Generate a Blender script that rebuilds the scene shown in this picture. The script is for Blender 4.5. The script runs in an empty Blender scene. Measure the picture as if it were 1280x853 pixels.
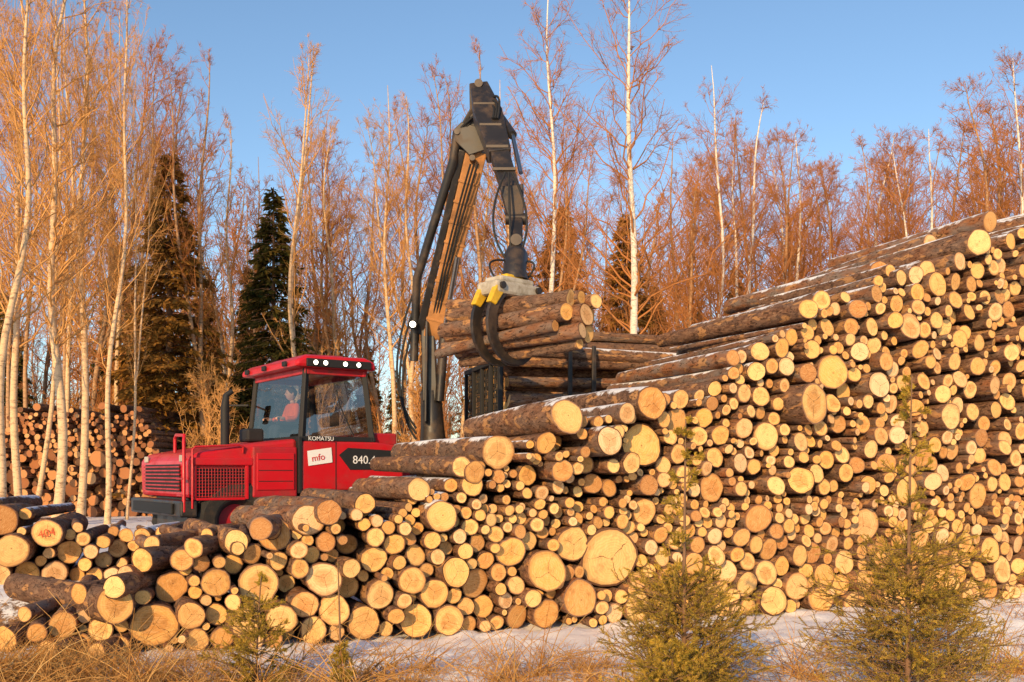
import bpy, bmesh, math, random, time
import numpy as np
from mathutils import Vector, Matrix, noise as mn
T0=time.time()
def lap(s): print('LAP',s,round(time.time()-T0,1))
random.seed(7)
scene=bpy.context.scene
rad=math.radians

# ------------------------------------------------------------------ materials
def newmat(name):
    m=bpy.data.materials.new(name); m.use_nodes=True
    nt=m.node_tree; b=nt.nodes['Principled BSDF']
    return m,nt,b
def N(nt,t,**kw):
    n=nt.nodes.new(t)
    for k,v in kw.items(): setattr(n,k,v)
    return n
def L(nt,a,b): nt.links.new(a,b)
def ramp(nt,fac,stops):
    r=nt.nodes.new('ShaderNodeValToRGB'); el=r.color_ramp.elements
    while len(el)<len(stops): el.new(0.5)
    for e,(p,c) in zip(el,stops): e.position=p; e.color=(*c,1)
    L(nt,fac,r.inputs[0]); return r.outputs[0]
def math_(nt,op,a,b=None,clamp=False):
    n=nt.nodes.new('ShaderNodeMath'); n.operation=op; n.use_clamp=clamp
    for i,v in enumerate((a,b)):
        if v is None: continue
        if isinstance(v,(int,float)): n.inputs[i].default_value=v
        else: L(nt,v,n.inputs[i])
    return n.outputs[0]
def mix(nt,f,a,b,mode='MIX'):
    n=nt.nodes.new('ShaderNodeMix'); n.data_type='RGBA'; n.blend_type=mode
    for i,v in ((0,f),(6,a),(7,b)):
        if isinstance(v,(int,float)): n.inputs[i].default_value=v
        elif isinstance(v,tuple): n.inputs[i].default_value=(*v,1)
        else: L(nt,v,n.inputs[i])
    return n.outputs[2]
def noise_(nt,scale,detail=4,rough=.6,vec=None,dist=0):
    n=N(nt,'ShaderNodeTexNoise'); n.inputs['Scale'].default_value=scale
    n.inputs['Detail'].default_value=detail; n.inputs['Roughness'].default_value=rough; n.inputs['Distortion'].default_value=dist
    if vec is None:
        tc=nt.nodes.new('ShaderNodeTexCoord'); vec=tc.outputs['Object']
    L(nt,vec,n.inputs['Vector']); return n.outputs['Fac']
def mrange(nt,v,a,b,c=0,d=1):
    n=N(nt,'ShaderNodeMapRange'); L(nt,v,n.inputs[0]); n.inputs[1].default_value=a; n.inputs[2].default_value=b; n.inputs[3].default_value=c; n.inputs[4].default_value=d
    return n.outputs[0]
def bump(nt,b,h,s=.4,d=.02):
    n=N(nt,'ShaderNodeBump'); n.inputs['Strength'].default_value=s; n.inputs['Distance'].default_value=d
    L(nt,h,n.inputs['Height']); L(nt,n.outputs[0],b.inputs['Normal'])

def mat_wood():
    m,nt,b=newmat('cut_wood')
    uv=N(nt,'ShaderNodeUVMap'); uv.uv_map='UVMap'
    at=N(nt,'ShaderNodeAttribute'); at.attribute_name='Col'
    sep=N(nt,'ShaderNodeSeparateColor'); L(nt,at.outputs['Color'],sep.inputs[0])
    R,G,B=sep.outputs
    sc=N(nt,'ShaderNodeVectorMath',operation='SCALE'); L(nt,at.outputs['Color'],sc.inputs[0]); sc.inputs['Scale'].default_value=37
    off=N(nt,'ShaderNodeVectorMath',operation='ADD'); L(nt,uv.outputs[0],off.inputs[0]); L(nt,sc.outputs[0],off.inputs[1])
    ln=N(nt,'ShaderNodeVectorMath',operation='LENGTH'); L(nt,uv.outputs[0],ln.inputs[0])
    nz=noise_(nt,2.0,2,.6,off.outputs[0])
    d=math_(nt,'ADD',ln.outputs['Value'],math_(nt,'MULTIPLY',math_(nt,'SUBTRACT',nz,.5),.35))
    freq=math_(nt,'ADD',math_(nt,'MULTIPLY',G,50.),15.)
    s=math_(nt,'SINE',math_(nt,'MULTIPLY',d,freq))
    s=math_(nt,'ADD',math_(nt,'MULTIPLY',s,.5),.5)
    base=ramp(nt,R,[(0,(.66,.31,.085)),(.2,(.86,.47,.14)),(.42,(.93,.60,.24)),(.60,(.86,.44,.105)),(.74,(.90,.62,.35)),(.88,(.74,.38,.12)),(1,(.42,.18,.06))])
    c=mix(nt,math_(nt,'MULTIPLY',s,.45),base,mix(nt,.5,base,(.36,.13,.03)))
    hs=mrange(nt,d,.66,.50)
    hb=math_(nt,'MULTIPLY',math_(nt,'MULTIPLY',hs,mrange(nt,B,.3,.9)),.58)
    c=mix(nt,hb,c,(.50,.19,.045))
    mp=N(nt,'ShaderNodeMapping'); mp.inputs['Scale'].default_value=(1,9,1); L(nt,off.outputs[0],mp.inputs[0])
    st=noise_(nt,3,2,.7,mp.outputs[0])
    c=mix(nt,math_(nt,'MULTIPLY',mrange(nt,st,.45,.75),.5),c,(.96,.70,.36))
    dz=noise_(nt,1.7,4,.75,off.outputs[0])
    c=mix(nt,math_(nt,'MULTIPLY',mrange(nt,dz,.52,.72),.55),c,(.30,.12,.035))
    rim=mrange(nt,ln.outputs['Value'],.84,1.02)
    c=mix(nt,math_(nt,'MULTIPLY',rim,.4),c,(.36,.14,.04))
    su=N(nt,'ShaderNodeSeparateXYZ'); L(nt,uv.outputs[0],su.inputs[0])
    an=math_(nt,'ARCTAN2',su.outputs[1],su.outputs[0])
    an=math_(nt,'ADD',math_(nt,'MULTIPLY',an,1.5),math_(nt,'ADD',math_(nt,'MULTIPLY',R,9.),math_(nt,'MULTIPLY',nz,1.2)))
    cr=math_(nt,'ABSOLUTE',math_(nt,'SINE',an))
    cr=math_(nt,'LESS_THAN',cr,math_(nt,'MULTIPLY',.07,math_(nt,'SUBTRACT',1.0,ln.outputs['Value'])))
    c=mix(nt,math_(nt,'MULTIPLY',cr,math_(nt,'GREATER_THAN',B,.35)),c,(.10,.04,.015))
    pi=math_(nt,'LESS_THAN',ln.outputs['Value'],.05)
    c=mix(nt,math_(nt,'MULTIPLY',pi,.6),c,(.15,.06,.02))
    L(nt,c,b.inputs['Base Color']); b.inputs['Roughness'].default_value=.85
    b.inputs['Specular IOR Level'].default_value=.2
    return m
def mat_bark(name,snow=0.0,c1=(.05,.023,.014),c2=(.20,.10,.058),c3=(.40,.23,.13)):
    m,nt,b=newmat(name)
    uv=N(nt,'ShaderNodeUVMap'); uv.uv_map='UVMap'
    at=N(nt,'ShaderNodeAttribute'); at.attribute_name='Col'
    sc=N(nt,'ShaderNodeVectorMath',operation='SCALE'); L(nt,at.outputs['Color'],sc.inputs[0]); sc.inputs['Scale'].default_value=17
    off=N(nt,'ShaderNodeVectorMath',operation='ADD'); L(nt,uv.outputs[0],off.inputs[0]); L(nt,sc.outputs[0],off.inputs[1])
    mp=N(nt,'ShaderNodeMapping'); mp.inputs['Scale'].default_value=(6,2.4,1); L(nt,off.outputs[0],mp.inputs[0])
    n1=noise_(nt,3,4,.75,mp.outputs[0],.6)
    n2=noise_(nt,1.1,2,.6,mp.outputs[0])
    c=ramp(nt,n1,[(.32,c1),(.5,c2),(.68,c3)])
    sep=N(nt,'ShaderNodeSeparateColor'); L(nt,at.outputs['Color'],sep.inputs[0])
    c=mix(nt,math_(nt,'MULTIPLY',sep.outputs[0],.7),c,mix(nt,mrange(nt,n2,.35,.65),(.27,.23,.20),(.36,.13,.045)))
    c=mix(nt,math_(nt,'MULTIPLY',sep.outputs[2],.40),c,(.09,.068,.055))
    fl=noise_(nt,1.7,1,.5,mp.outputs[0])
    c=mix(nt,math_(nt,'MULTIPLY',mrange(nt,fl,.60,.65),.7),c,(.55,.28,.11))
    dk=noise_(nt,4,2,.6,mp.outputs[0],1.5)
    c=mix(nt,math_(nt,'MULTIPLY',mrange(nt,dk,.56,.62),.75),c,(.035,.018,.012))
    if snow>0:
        g=N(nt,'ShaderNodeNewGeometry'); sx=N(nt,'ShaderNodeSeparateXYZ'); L(nt,g.outputs['Normal'],sx.inputs[0])
        n3=noise_(nt,2.5,4,.75)
        v=math_(nt,'ADD',sx.outputs[2],math_(nt,'MULTIPLY',math_(nt,'SUBTRACT',n3,.5),2.0))
        c=mix(nt,mrange(nt,v,1.12-snow*.5,1.3-snow*.5),c,(.80,.80,.82))
    L(nt,c,b.inputs['Base Color']); b.inputs['Roughness'].default_value=.9
    b.inputs['Specular IOR Level'].default_value=.15
    bump(nt,b,n1,.9,.03); return m
def mat_simple(name,col,rough=.6,metal=0,var=.3,scale=6,dirt=None,dirtamt=.4,spec=.5,bmp=0,det=5):
    m,nt,b=newmat(name)
    n=noise_(nt,scale,det,.65)
    c=mix(nt,n,tuple(x*(1-var) for x in col),tuple(min(1,x*(1+var)) for x in col))
    if dirt:
        n2=noise_(nt,scale*.4,6,.75)
        mr=mrange(nt,n2,.48,.7)
        c=mix(nt,math_(nt,'MULTIPLY',mr,dirtamt),c,dirt)
        r=math_(nt,'ADD',math_(nt,'MULTIPLY',mr,.35),rough); L(nt,r,b.inputs['Roughness'])
    else: b.inputs['Roughness'].default_value=rough
    L(nt,c,b.inputs['Base Color']); b.inputs['Metallic'].default_value=metal
    b.inputs['Specular IOR Level'].default_value=spec
    if bmp: bump(nt,b,n,bmp,.02)
    return m
def mat_foliage(name,dark,light,alt,trans=.25):
    m,nt,b=newmat(name)
    at=N(nt,'ShaderNodeAttribute'); at.attribute_name='Col'
    sep=N(nt,'ShaderNodeSeparateColor'); L(nt,at.outputs['Color'],sep.inputs[0])
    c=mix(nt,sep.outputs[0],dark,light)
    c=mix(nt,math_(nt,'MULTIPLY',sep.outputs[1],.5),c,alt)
    df=N(nt,'ShaderNodeBsdfDiffuse'); L(nt,c,df.inputs[0]); nt.nodes.remove(b)
    tr=N(nt,'ShaderNodeBsdfTranslucent'); L(nt,c,tr.inputs[0])
    ms=N(nt,'ShaderNodeMixShader'); ms.inputs[0].default_value=trans
    L(nt,df.outputs[0],ms.inputs[1]); L(nt,tr.outputs[0],ms.inputs[2])
    out=[n for n in nt.nodes if n.type=='OUTPUT_MATERIAL'][0]; L(nt,ms.outputs[0],out.inputs[0])
    return m
def mat_twig(name,a,c2):
    m,nt,b=newmat(name); nt.nodes.remove(b)
    n=noise_(nt,.8,1,.5); c=mix(nt,n,a,c2)
    df=N(nt,'ShaderNodeBsdfDiffuse'); L(nt,c,df.inputs[0])
    out=[n for n in nt.nodes if n.type=='OUTPUT_MATERIAL'][0]; L(nt,df.outputs[0],out.inputs[0]); return m
def mat_birch(name,white,dark,thr):
    m,nt,b=newmat(name)
    tc=N(nt,'ShaderNodeTexCoord')
    mp=N(nt,'ShaderNodeMapping'); mp.inputs['Scale'].default_value=(3,3,9); L(nt,tc.outputs['Object'],mp.inputs[0])
    n1=noise_(nt,1.3,4,.75,mp.outputs[0]); n2=noise_(nt,.8,2,.6)
    c=ramp(nt,n1,[(thr-.06,dark),(thr,tuple(.6*w for w in white)),(thr+.12,white)])
    c=mix(nt,math_(nt,'MULTIPLY',n2,.4),c,(.50,.29,.14))
    L(nt,c,b.inputs['Base Color']); b.inputs['Roughness'].default_value=.8; return m

WOOD=mat_wood(); BARK=mat_bark('log_bark'); BARKS=mat_bark('snowy_log_bark',snow=.80)
RED=mat_simple('red_machine_paint',(.55,.010,.018),.30,0,.12,3,(.16,.05,.03),.4)
REDD=mat_simple('red_machine_paint_worn',(.42,.012,.02),.42,0,.25,9,(.12,.05,.03),.6)
BLACK=mat_simple('black_machine_paint',(.022,.020,.020),.38,0,.3,5,(.15,.09,.05),.6)
BLACKM=mat_simple('matt_black',(.012,.012,.013),.7,0,.3,8)
BROWN=mat_simple('dirty_brown_paint',(.46,.21,.07),.55,0,.5,3.5,(.07,.035,.02),.8)
STEEL=mat_simple('chrome_rod',(.5,.48,.45),.3,1,.1,5)
PIN=mat_simple('greasy_steel_pin',(.06,.05,.045),.45,.6,.3,12)
YEL=mat_simple('yellow_paint',(.75,.45,.02),.45,0,.15,8,(.12,.08,.04),.5)
WHT=mat_simple('grey_white_paint',(.50,.46,.38),.5,0,.15,8,(.16,.11,.06),.7)
RUB=mat_simple('tyre_rubber',(.02,.019,.018),.85,0,.4,10,(.12,.075,.045),.7,bmp=.3)
STICK=mat_simple('white_sticker',(.8,.8,.8),.5,0,.03,3)
REDT=mat_simple('red_ink',(.6,.02,.02),.6,0,.1,3)
SPRAY=mat_simple('orange_red_spray_paint',(.62,.10,.03),.7,0,.4,30)
SEAT=mat_simple('seat_fabric',(.03,.03,.035),.9)
JACK=mat_simple('orange_jacket',(.85,.13,.015),.8,0,.2,14)
SKIN=mat_simple('skin',(.55,.31,.22),.55,0,.06,10)
TROU=mat_simple('dark_trousers',(.03,.035,.05),.9)
HAIR=mat_simple('brown_hair',(.05,.028,.015),.8)
BIRCH=mat_birch('birch_bark',(.86,.79,.68),(.06,.04,.03),.38)
ASPEN=mat_birch('aspen_bark',(.76,.54,.32),(.16,.09,.05),.40)
ASPEN2=mat_birch('alder_bark',(.46,.27,.14),(.12,.07,.04),.42)
TWIG=mat_twig('twigs',(.32,.12,.04),(.60,.26,.09))
TWIG2=mat_twig('golden_twigs',(.46,.22,.07),(.80,.44,.16))
SPTR=mat_simple('spruce_trunk_bark',(.20,.11,.06),.9,0,.4,5,det=2)
SPG=mat_foliage('spruce_needles',(.018,.028,.010),(.14,.12,.03),(.28,.14,.035))
SPO=mat_foliage('rusty_spruce_needles',(.10,.06,.015),(.50,.26,.06),(.60,.24,.055))
YSP=mat_foliage('young_spruce_needles',(.22,.18,.03),(.80,.56,.09),(.78,.42,.08),.3)
GRS=mat_foliage('dry_grass_blades',(.55,.28,.08),(.94,.64,.26),(.62,.25,.06),.3)
def mat_emit(name,col,s):
    m,nt,b=newmat(name); b.inputs['Base Color'].default_value=(*col,1)
    b.inputs['Emission Color'].default_value=(*col,1); b.inputs['Emission Strength'].default_value=s; return m
LAMP=mat_emit('lit_work_lamp',(1,.90,.72),7)
def mat_glass():
    m,nt,b=newmat('cab_glass')
    nt.nodes.remove(b)
    t=N(nt,'ShaderNodeBsdfTransparent'); t.inputs[0].default_value=(.72,.76,.78,1)
    g=N(nt,'ShaderNodeBsdfGlossy'); g.inputs['Roughness'].default_value=.02
    ms=N(nt,'ShaderNodeMixShader'); ms.inputs[0].default_value=.22; L(nt,t.outputs[0],ms.inputs[1]); L(nt,g.outputs[0],ms.inputs[2])
    out=[n for n in nt.nodes if n.type=='OUTPUT_MATERIAL'][0]; L(nt,ms.outputs[0],out.inputs[0]); return m
GLASS=mat_glass()

# ------------------------------------------------------------------ mesh builder
class MB:
    def __init__(s): s.v=[];s.n=0;s.g=[]
    def add(s,v,f,mat=0,uv=None,col=None,smooth=True):
        v=np.asarray(v,float).reshape(-1,3); f=np.asarray(f,int)
        m,k=f.shape
        if uv is None: uv=np.zeros((m,k,2))
        if col is None: col=np.full((m,3),.5)
        col=np.asarray(col,float)
        if col.ndim==1: col=np.tile(col,(m,1))
        mt=np.full(m,mat) if np.isscalar(mat) else np.asarray(mat)
        s.v.append(v); s.g.append((f+s.n,mt,np.asarray(uv,float),col,smooth)); s.n+=len(v)
    def mesh(s,name,mats):
        me=bpy.data.meshes.new(name)
        V=np.concatenate(s.v); me.vertices.add(len(V)); me.vertices.foreach_set('co',V.ravel())
        li=np.concatenate([g[0].ravel() for g in s.g]); tot=np.concatenate([np.full(len(g[0]),g[0].shape[1]) for g in s.g])
        st=np.concatenate([[0],np.cumsum(tot)[:-1]])
        me.loops.add(len(li)); me.polygons.add(len(tot))
        me.loops.foreach_set('vertex_index',li.astype(np.int32))
        me.polygons.foreach_set('loop_start',st.astype(np.int32)); 
        try: me.polygons.foreach_set('loop_total',tot.astype(np.int32))
        except Exception: pass
        me.polygons.foreach_set('material_index',np.concatenate([g[1] for g in s.g]).astype(np.int32))
        me.polygons.foreach_set('use_smooth',np.concatenate([np.full(len(g[0]),g[4]) for g in s.g]))
        me.update(calc_edges=True)
        ul=me.uv_layers.new(name='UVMap'); ul.data.foreach_set('uv',np.concatenate([g[2].reshape(-1,2) for g in s.g]).ravel())
        ca=me.color_attributes.new('Col','FLOAT_COLOR','CORNER')
        cc=np.concatenate([np.repeat(g[3],g[0].shape[1],axis=0) for g in s.g]); cc=np.c_[cc,np.ones(len(cc))]
        ca.data.foreach_set('color',cc.ravel())
        for m in mats: me.materials.append(m)
        return me
    def obj(s,name,mats,loc=(0,0,0)):
        o=bpy.data.objects.new(name,s.mesh(name,mats)); o.location=loc; scene.collection.objects.link(o); return o

def norm(a): return a/np.maximum(np.linalg.norm(a,axis=-1,keepdims=True),1e-9)
def tubes(mb,P,R,sides,mat=0,col=None):
    n,K,_=P.shape
    T=norm(np.gradient(P,axis=1))
    ref=np.array([.35,.22,.05]) if abs(T[...,2]).mean()>.75 else np.array([.13,.11,.98])
    U=norm(np.cross(T,ref)); W=np.cross(T,U)
    a=np.arange(sides)*2*math.pi/sides
    V=P[:,:,None,:]+R[:,:,None,None]*(np.cos(a)[None,None,:,None]*U[:,:,None,:]+np.sin(a)[None,None,:,None]*W[:,:,None,:])
    idx=np.arange(n*K*sides).reshape(n,K,sides)
    A=idx[:,:-1,:];B=np.roll(A,-1,2);D=idx[:,1:,:];C=np.roll(D,-1,2)
    F=np.stack([A,B,C,D],-1).reshape(-1,4)
    c=None
    if col is not None: c=np.repeat(col,(K-1)*sides,axis=0)
    mb.add(V.reshape(-1,3),F,mat,col=c)
def interp(P,idx,t):
    K=P.shape[1]; x=t*(K-1); i=np.minimum(x.astype(int),K-2); f=(x-i)[:,None]
    a=P[idx,i];b=P[idx,i+1]; return a*(1-f)+b*f, norm(b-a)
def children(rng,P,num,tmin,lenf,ang,up,K=4,tmax=.98,jit=.0):
    idx=rng.integers(0,len(P),num); t=rng.uniform(tmin,tmax,num)
    s,d=interp(P,idx,t)
    r=norm(rng.normal(size=(num,3))); perp=norm(np.cross(d,r))
    an=rad(ang)*rng.uniform(.6,1.35,num)[:,None]
    dr=norm(d*np.cos(an)+perp*np.sin(an))
    Ln=lenf(t,idx)*rng.uniform(.6,1.25,num)
    tt=np.linspace(0,1,K)[None,:,None]
    Q=s[:,None]+dr[:,None]*Ln[:,None,None]*tt+np.array([0,0,1.])*(up*Ln)[:,None,None]*tt**2
    if jit: Q[:,1:]+=rng.normal(size=(num,K-1,3))*(jit*Ln)[:,None,None]
    return Q,idx,t,Ln

def bare_tree(seed,H,r0,n1=46,n2=9,n3=5,tmin=.3,spread=.22,up=.35,ang=42,tw=1.0,lean=.03,sides=8,fork=False):
    rng=np.random.default_rng(seed); mb=MB(); K=20
    t=np.linspace(0,1,K); ph=rng.uniform(0,6.28,4)
    tr=np.c_[lean*H*t**1.3+.016*H*np.sin(t*5+ph[0])+.006*H*np.sin(t*13+ph[2]), .016*H*np.sin(t*6+ph[1])*t*1.5+.006*H*np.sin(t*15+ph[3]), H*t]
    tr[:,:2]-=tr[0,:2]
    P0=tr[None]; R0=(r0*(1-t)**.85+.012)[None]; R0[0,0]*=1.3
    tubes(mb,P0,R0,sides,0)
    if fork:
        f=tr[int(K*.3):]; u=(np.arange(len(f))/(len(f)-1))[:,None]
        f2=f+np.array([[.09*H,.04*H,-.06*H]])*u**.8
        P0=np.stack([tr,np.array([np.interp(np.linspace(0,1,K),u[:,0],f2[:,k]) for k in range(3)]).T]); 
        tubes(mb,P0[1:],(r0*.62*(1-t)**.85+.01)[None],sides,0)
    Q1,i1,t1,L1=children(rng,P0,n1,tmin,lambda t,i:H*spread*(1-t)**.55*np.minimum(1,(t-tmin)*6+.5)+.3,ang,up,7,.985,.025)
    rr=(r0*.26*(1-t1)**.6+.007)
    tubes(mb,Q1,rr[:,None]*np.linspace(1,.3,7)[None],4,1)
    Q2,i2,t2,L2=children(rng,Q1,n1*n2,.15,lambda t,i:L1[i]*.46*(1.15-t),44,up*.4,4,.98,.04)
    tubes(mb,Q2,np.full((len(Q2),1),.0070*tw)*np.linspace(1.15,.5,4)[None],3,1)
    Q3,i3,t3,L3=children(rng,Q2,n1*n2*n3,.12,lambda t,i:L2[i]*.62*(1.2-t)+.12,42,.0,3,.98,.06)
    tubes(mb,Q3,np.full((len(Q3),1),.0044*tw)*np.linspace(1,.5,3)[None],3,1)
    return mb

def spruce(seed,H,Rb,dens=1.0,low=.06):
    rng=np.random.default_rng(seed); mb=MB(); K=8; t=np.linspace(0,1,K)
    tubes(mb,np.c_[0*t,0*t,H*t][None],(H*.013*(1-t)+.01)[None],7,0)
    nb=int(330*dens); z=low+(1-low)*rng.uniform(0,1,nb)**.85; az=rng.uniform(0,6.28,nb)
    clump=.62+.5*np.abs(np.sin(z*23+2*np.sin(az*1.5+seed)))*rng.uniform(.6,1.2,nb)
    Lb=Rb*(1-z)**.85*clump+.08
    d=np.c_[np.cos(az),np.sin(az),np.zeros(nb)]
    tt=np.linspace(0,1,5)[None,:,None]
    P=np.c_[0*z,0*z,z*H][:,None]+d[:,None]*Lb[:,None,None]*tt+np.array([0,0,1.])*(Lb[:,None,None])*((.10)*tt-.55*tt**2+.22*tt**3)
    tubes(mb,P,np.full((nb,1),.018)*np.linspace(1,.4,5)[None],3,0)
    nf=int(nb*44); idx=rng.choice(nb,nf,p=Lb/Lb.sum()); ft=rng.uniform(.08,1,nf)**.8
    s,dr=interp(P,idx,ft)
    side=np.c_[-d[idx,1],d[idx,0],np.zeros(nf)]
    lat=rng.normal(size=nf)*.16*Lb[idx]*(1.15-ft)
    s=s+side*lat[:,None]; s[:,2]-=np.abs(lat)*.35+rng.uniform(0,.10,nf)
    ax=norm(dr*.8+side*np.sign(lat)[:,None]*.7+rng.normal(size=(nf,3))*.35+np.array([0,0,-.45]))
    wd=norm(np.cross(ax,rng.normal(size=(nf,3))))
    ln=rng.uniform(.14,.34,nf)[:,None]*(Rb/2)**.5; w=rng.uniform(.03,.06,nf)[:,None]*(Rb/2)**.5
    V=np.stack([s-wd*w*.4,s+ax*ln*.5-wd*w,s+ax*ln,s+ax*ln*.5+wd*w],1)
    F=np.arange(nf*4).reshape(nf,4)
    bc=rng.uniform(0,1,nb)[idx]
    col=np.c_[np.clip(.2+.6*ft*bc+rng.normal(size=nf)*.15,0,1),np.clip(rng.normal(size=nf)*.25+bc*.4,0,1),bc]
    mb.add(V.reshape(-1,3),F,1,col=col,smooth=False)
    return mb

def young_spruce(seed,H,Rb,bush=.45,nbr=90,needles=1.0):
    rng=np.random.default_rng(seed); mb=MB(); K=9; t=np.linspace(0,1,K)
    bend=rng.normal(size=2)*.03
    tr=np.c_[bend[0]*H*t**2,bend[1]*H*t**2,H*t][None]
    tubes(mb,tr,(.018*(1-t)*H/2.2+.004)[None],6,0)
    nw=int(nbr/6); zs=np.concatenate([np.repeat(np.linspace(.03,bush,int(nw*.75)),8),np.repeat(np.linspace(bush+.06,.96,int(nw*.22)),4)])
    zs=np.clip(zs+rng.normal(size=len(zs))*.016,.02,.985); nb=len(zs); az=rng.uniform(0,6.28,nb)
    prof=np.where(zs<bush,1-.5*(zs/bush)**1.8,.36*((1-zs)/(1-bush))**.9+.05)
    Lb=Rb*prof*rng.uniform(.40,1.25,nb)
    d=np.c_[np.cos(az),np.sin(az),np.zeros(nb)]; s,_=interp(tr,np.zeros(nb,int),zs)
    tt=np.linspace(0,1,6)[None,:,None]
    P=s[:,None]+d[:,None]*Lb[:,None,None]*tt+np.array([0,0,1.])*Lb[:,None,None]*(.65*tt-.18*tt**2)*rng.uniform(.0,1.3,nb)[:,None,None]
    tubes(mb,P,np.full((nb,1),.0055)*np.linspace(1,.35,6)[None],4,0)
    Q,qi,qt,Lq=children(rng,P,nb*9,.18,lambda t,i:Lb[i]*.42*(1.15-t)+.03,42,.1,4,.98,.02)
    tubes(mb,Q,np.full((len(Q),1),.0028)*np.linspace(1,.6,4)[None],3,0)
    def need(PP,num):
        i=rng.integers(0,len(PP),num); t=rng.uniform(.05,1,num); s,dr=interp(PP,i,t)
        pr=norm(np.cross(dr,rng.normal(size=(num,3)))); ax=norm(dr*.75+pr*.8)
        ln=rng.uniform(.012,.023,num)[:,None]; w=norm(np.cross(ax,rng.normal(size=(num,3))))*.0018
        V=np.stack([s-w,s+w,s+ax*ln],1); bc=rng.uniform(0,1,len(PP))[i]
        mb.add(V.reshape(-1,3),np.arange(num*3).reshape(-1,3),1,col=np.c_[np.clip(bc*.8+rng.normal(size=num)*.2,0,1),np.clip(rng.normal(size=num)*.3+bc*.3,0,1),bc],smooth=False)
    need(Q,int(len(Q)*75*needles)); need(P,int(nb*80*needles)); need(tr,400)
    return mb

# ------------------------------------------------------------------ logs
def add_log(mb,p,d,length,r,rng,rend=None,seg=16,barkmat=0,bendamt=.004):
    d=np.asarray(d,float); d=d/np.linalg.norm(d); p=np.asarray(p,float)
    rend=rend or r*rng.uniform(.82,1.0)
    U=np.cross(d,[0,0,1.]); U/=np.linalg.norm(U); W=np.cross(U,d)
    rot=rng.uniform(0,6.28); a=np.arange(seg)*2*math.pi/seg
    irr=1+.06*rng.uniform()*np.cos(2*a+rng.uniform(0,6))+.035*rng.uniform()*np.cos(3*a+rng.uniform(0,6))+.025*rng.uniform()*np.cos(5*a+rng.uniform(0,6))+.014*rng.normal(size=seg)
    ts=np.array([0,.08,.3,.55,.8,1.]); K=len(ts)
    bd=rng.normal(size=2)*bendamt*length
    rings=[]
    tilt=rng.normal(size=2)*.16
    for i,t in enumerate(ts):
        rr=r+(rend-r)*t
        ir=irr*(1+.02*rng.normal(size=seg)+.03*rng.normal()) if i in(1,2,3,4) else irr
        c=p+d*length*t+(U*bd[0]+W*bd[1])*4*t*(1-t)
        ring=c+rr*(np.cos(a)*ir)[:,None]*U+rr*(np.sin(a)*ir)[:,None]*W
        if i==0: ring=ring+d*((np.cos(a)*tilt[0]+np.sin(a)*tilt[1])*r)[:,None]
        if i==K-1: ring=ring+d*((np.cos(a)*tilt[1]+np.sin(a)*tilt[0])*r)[:,None]
        rings.append(ring)
    V=np.concatenate(rings); idx=np.arange(K*seg).reshape(K,seg)
    A=idx[:-1];B=np.roll(A,-1,1);D=idx[1:];C=np.roll(D,-1,1)
    F=np.stack([B,A,D,C],-1).reshape(-1,4)
    col=np.array([rng.uniform(),min(1,r/.3),rng.uniform()])
    ua=np.arange(seg+1)/seg*2*math.pi*r*1.0+rot
    u0=np.tile(ua[:-1],(K-1,1)); u1=np.tile(ua[1:],(K-1,1)); v0=np.repeat(ts[:-1]*length,seg).reshape(K-1,seg); v1=np.repeat(ts[1:]*length,seg).reshape(K-1,seg)
    uv=np.stack([np.stack([u1,v0],-1),np.stack([u0,v0],-1),np.stack([u0,v1],-1),np.stack([u1,v1],-1)],2).reshape(-1,4,2)
    mb.add(V,F,barkmat,uv,col)
    bt=.90 if r<.12 else .93
    off=rng.normal(size=2)*.08
    for (ring,sgn) in ((rings[0],1),(rings[-1],-1)):
        c=ring.mean(0); inner=c+(ring-c)*bt
        inner=inner-d*sgn*.003
        V=np.concatenate([ring,inner,[c-d*sgn*.003]])
        o=np.arange(seg); oi=o+seg; on=np.roll(o,-1); oin=np.roll(oi,-1)
        f=np.stack([o,on,oin,oi],-1) if sgn>0 else np.stack([on,o,oi,oin],-1)
        mb.add(V,f,0,None,col*.3,smooth=False)
        f=np.stack([oi,oin,np.full(seg,2*seg)],-1) if sgn>0 else np.stack([oin,oi,np.full(seg,2*seg)],-1)
        ca=np.stack([np.cos(a+rot),np.sin(a+rot)],-1)-off; cn=np.roll(ca,-1,0); cc=np.tile(-off,(seg,1))
        uv=np.stack([ca,cn,cc],1) if sgn>0 else np.stack([cn,ca,cc],1)
        mb.add(V,f,1,uv,col,smooth=False)

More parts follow.
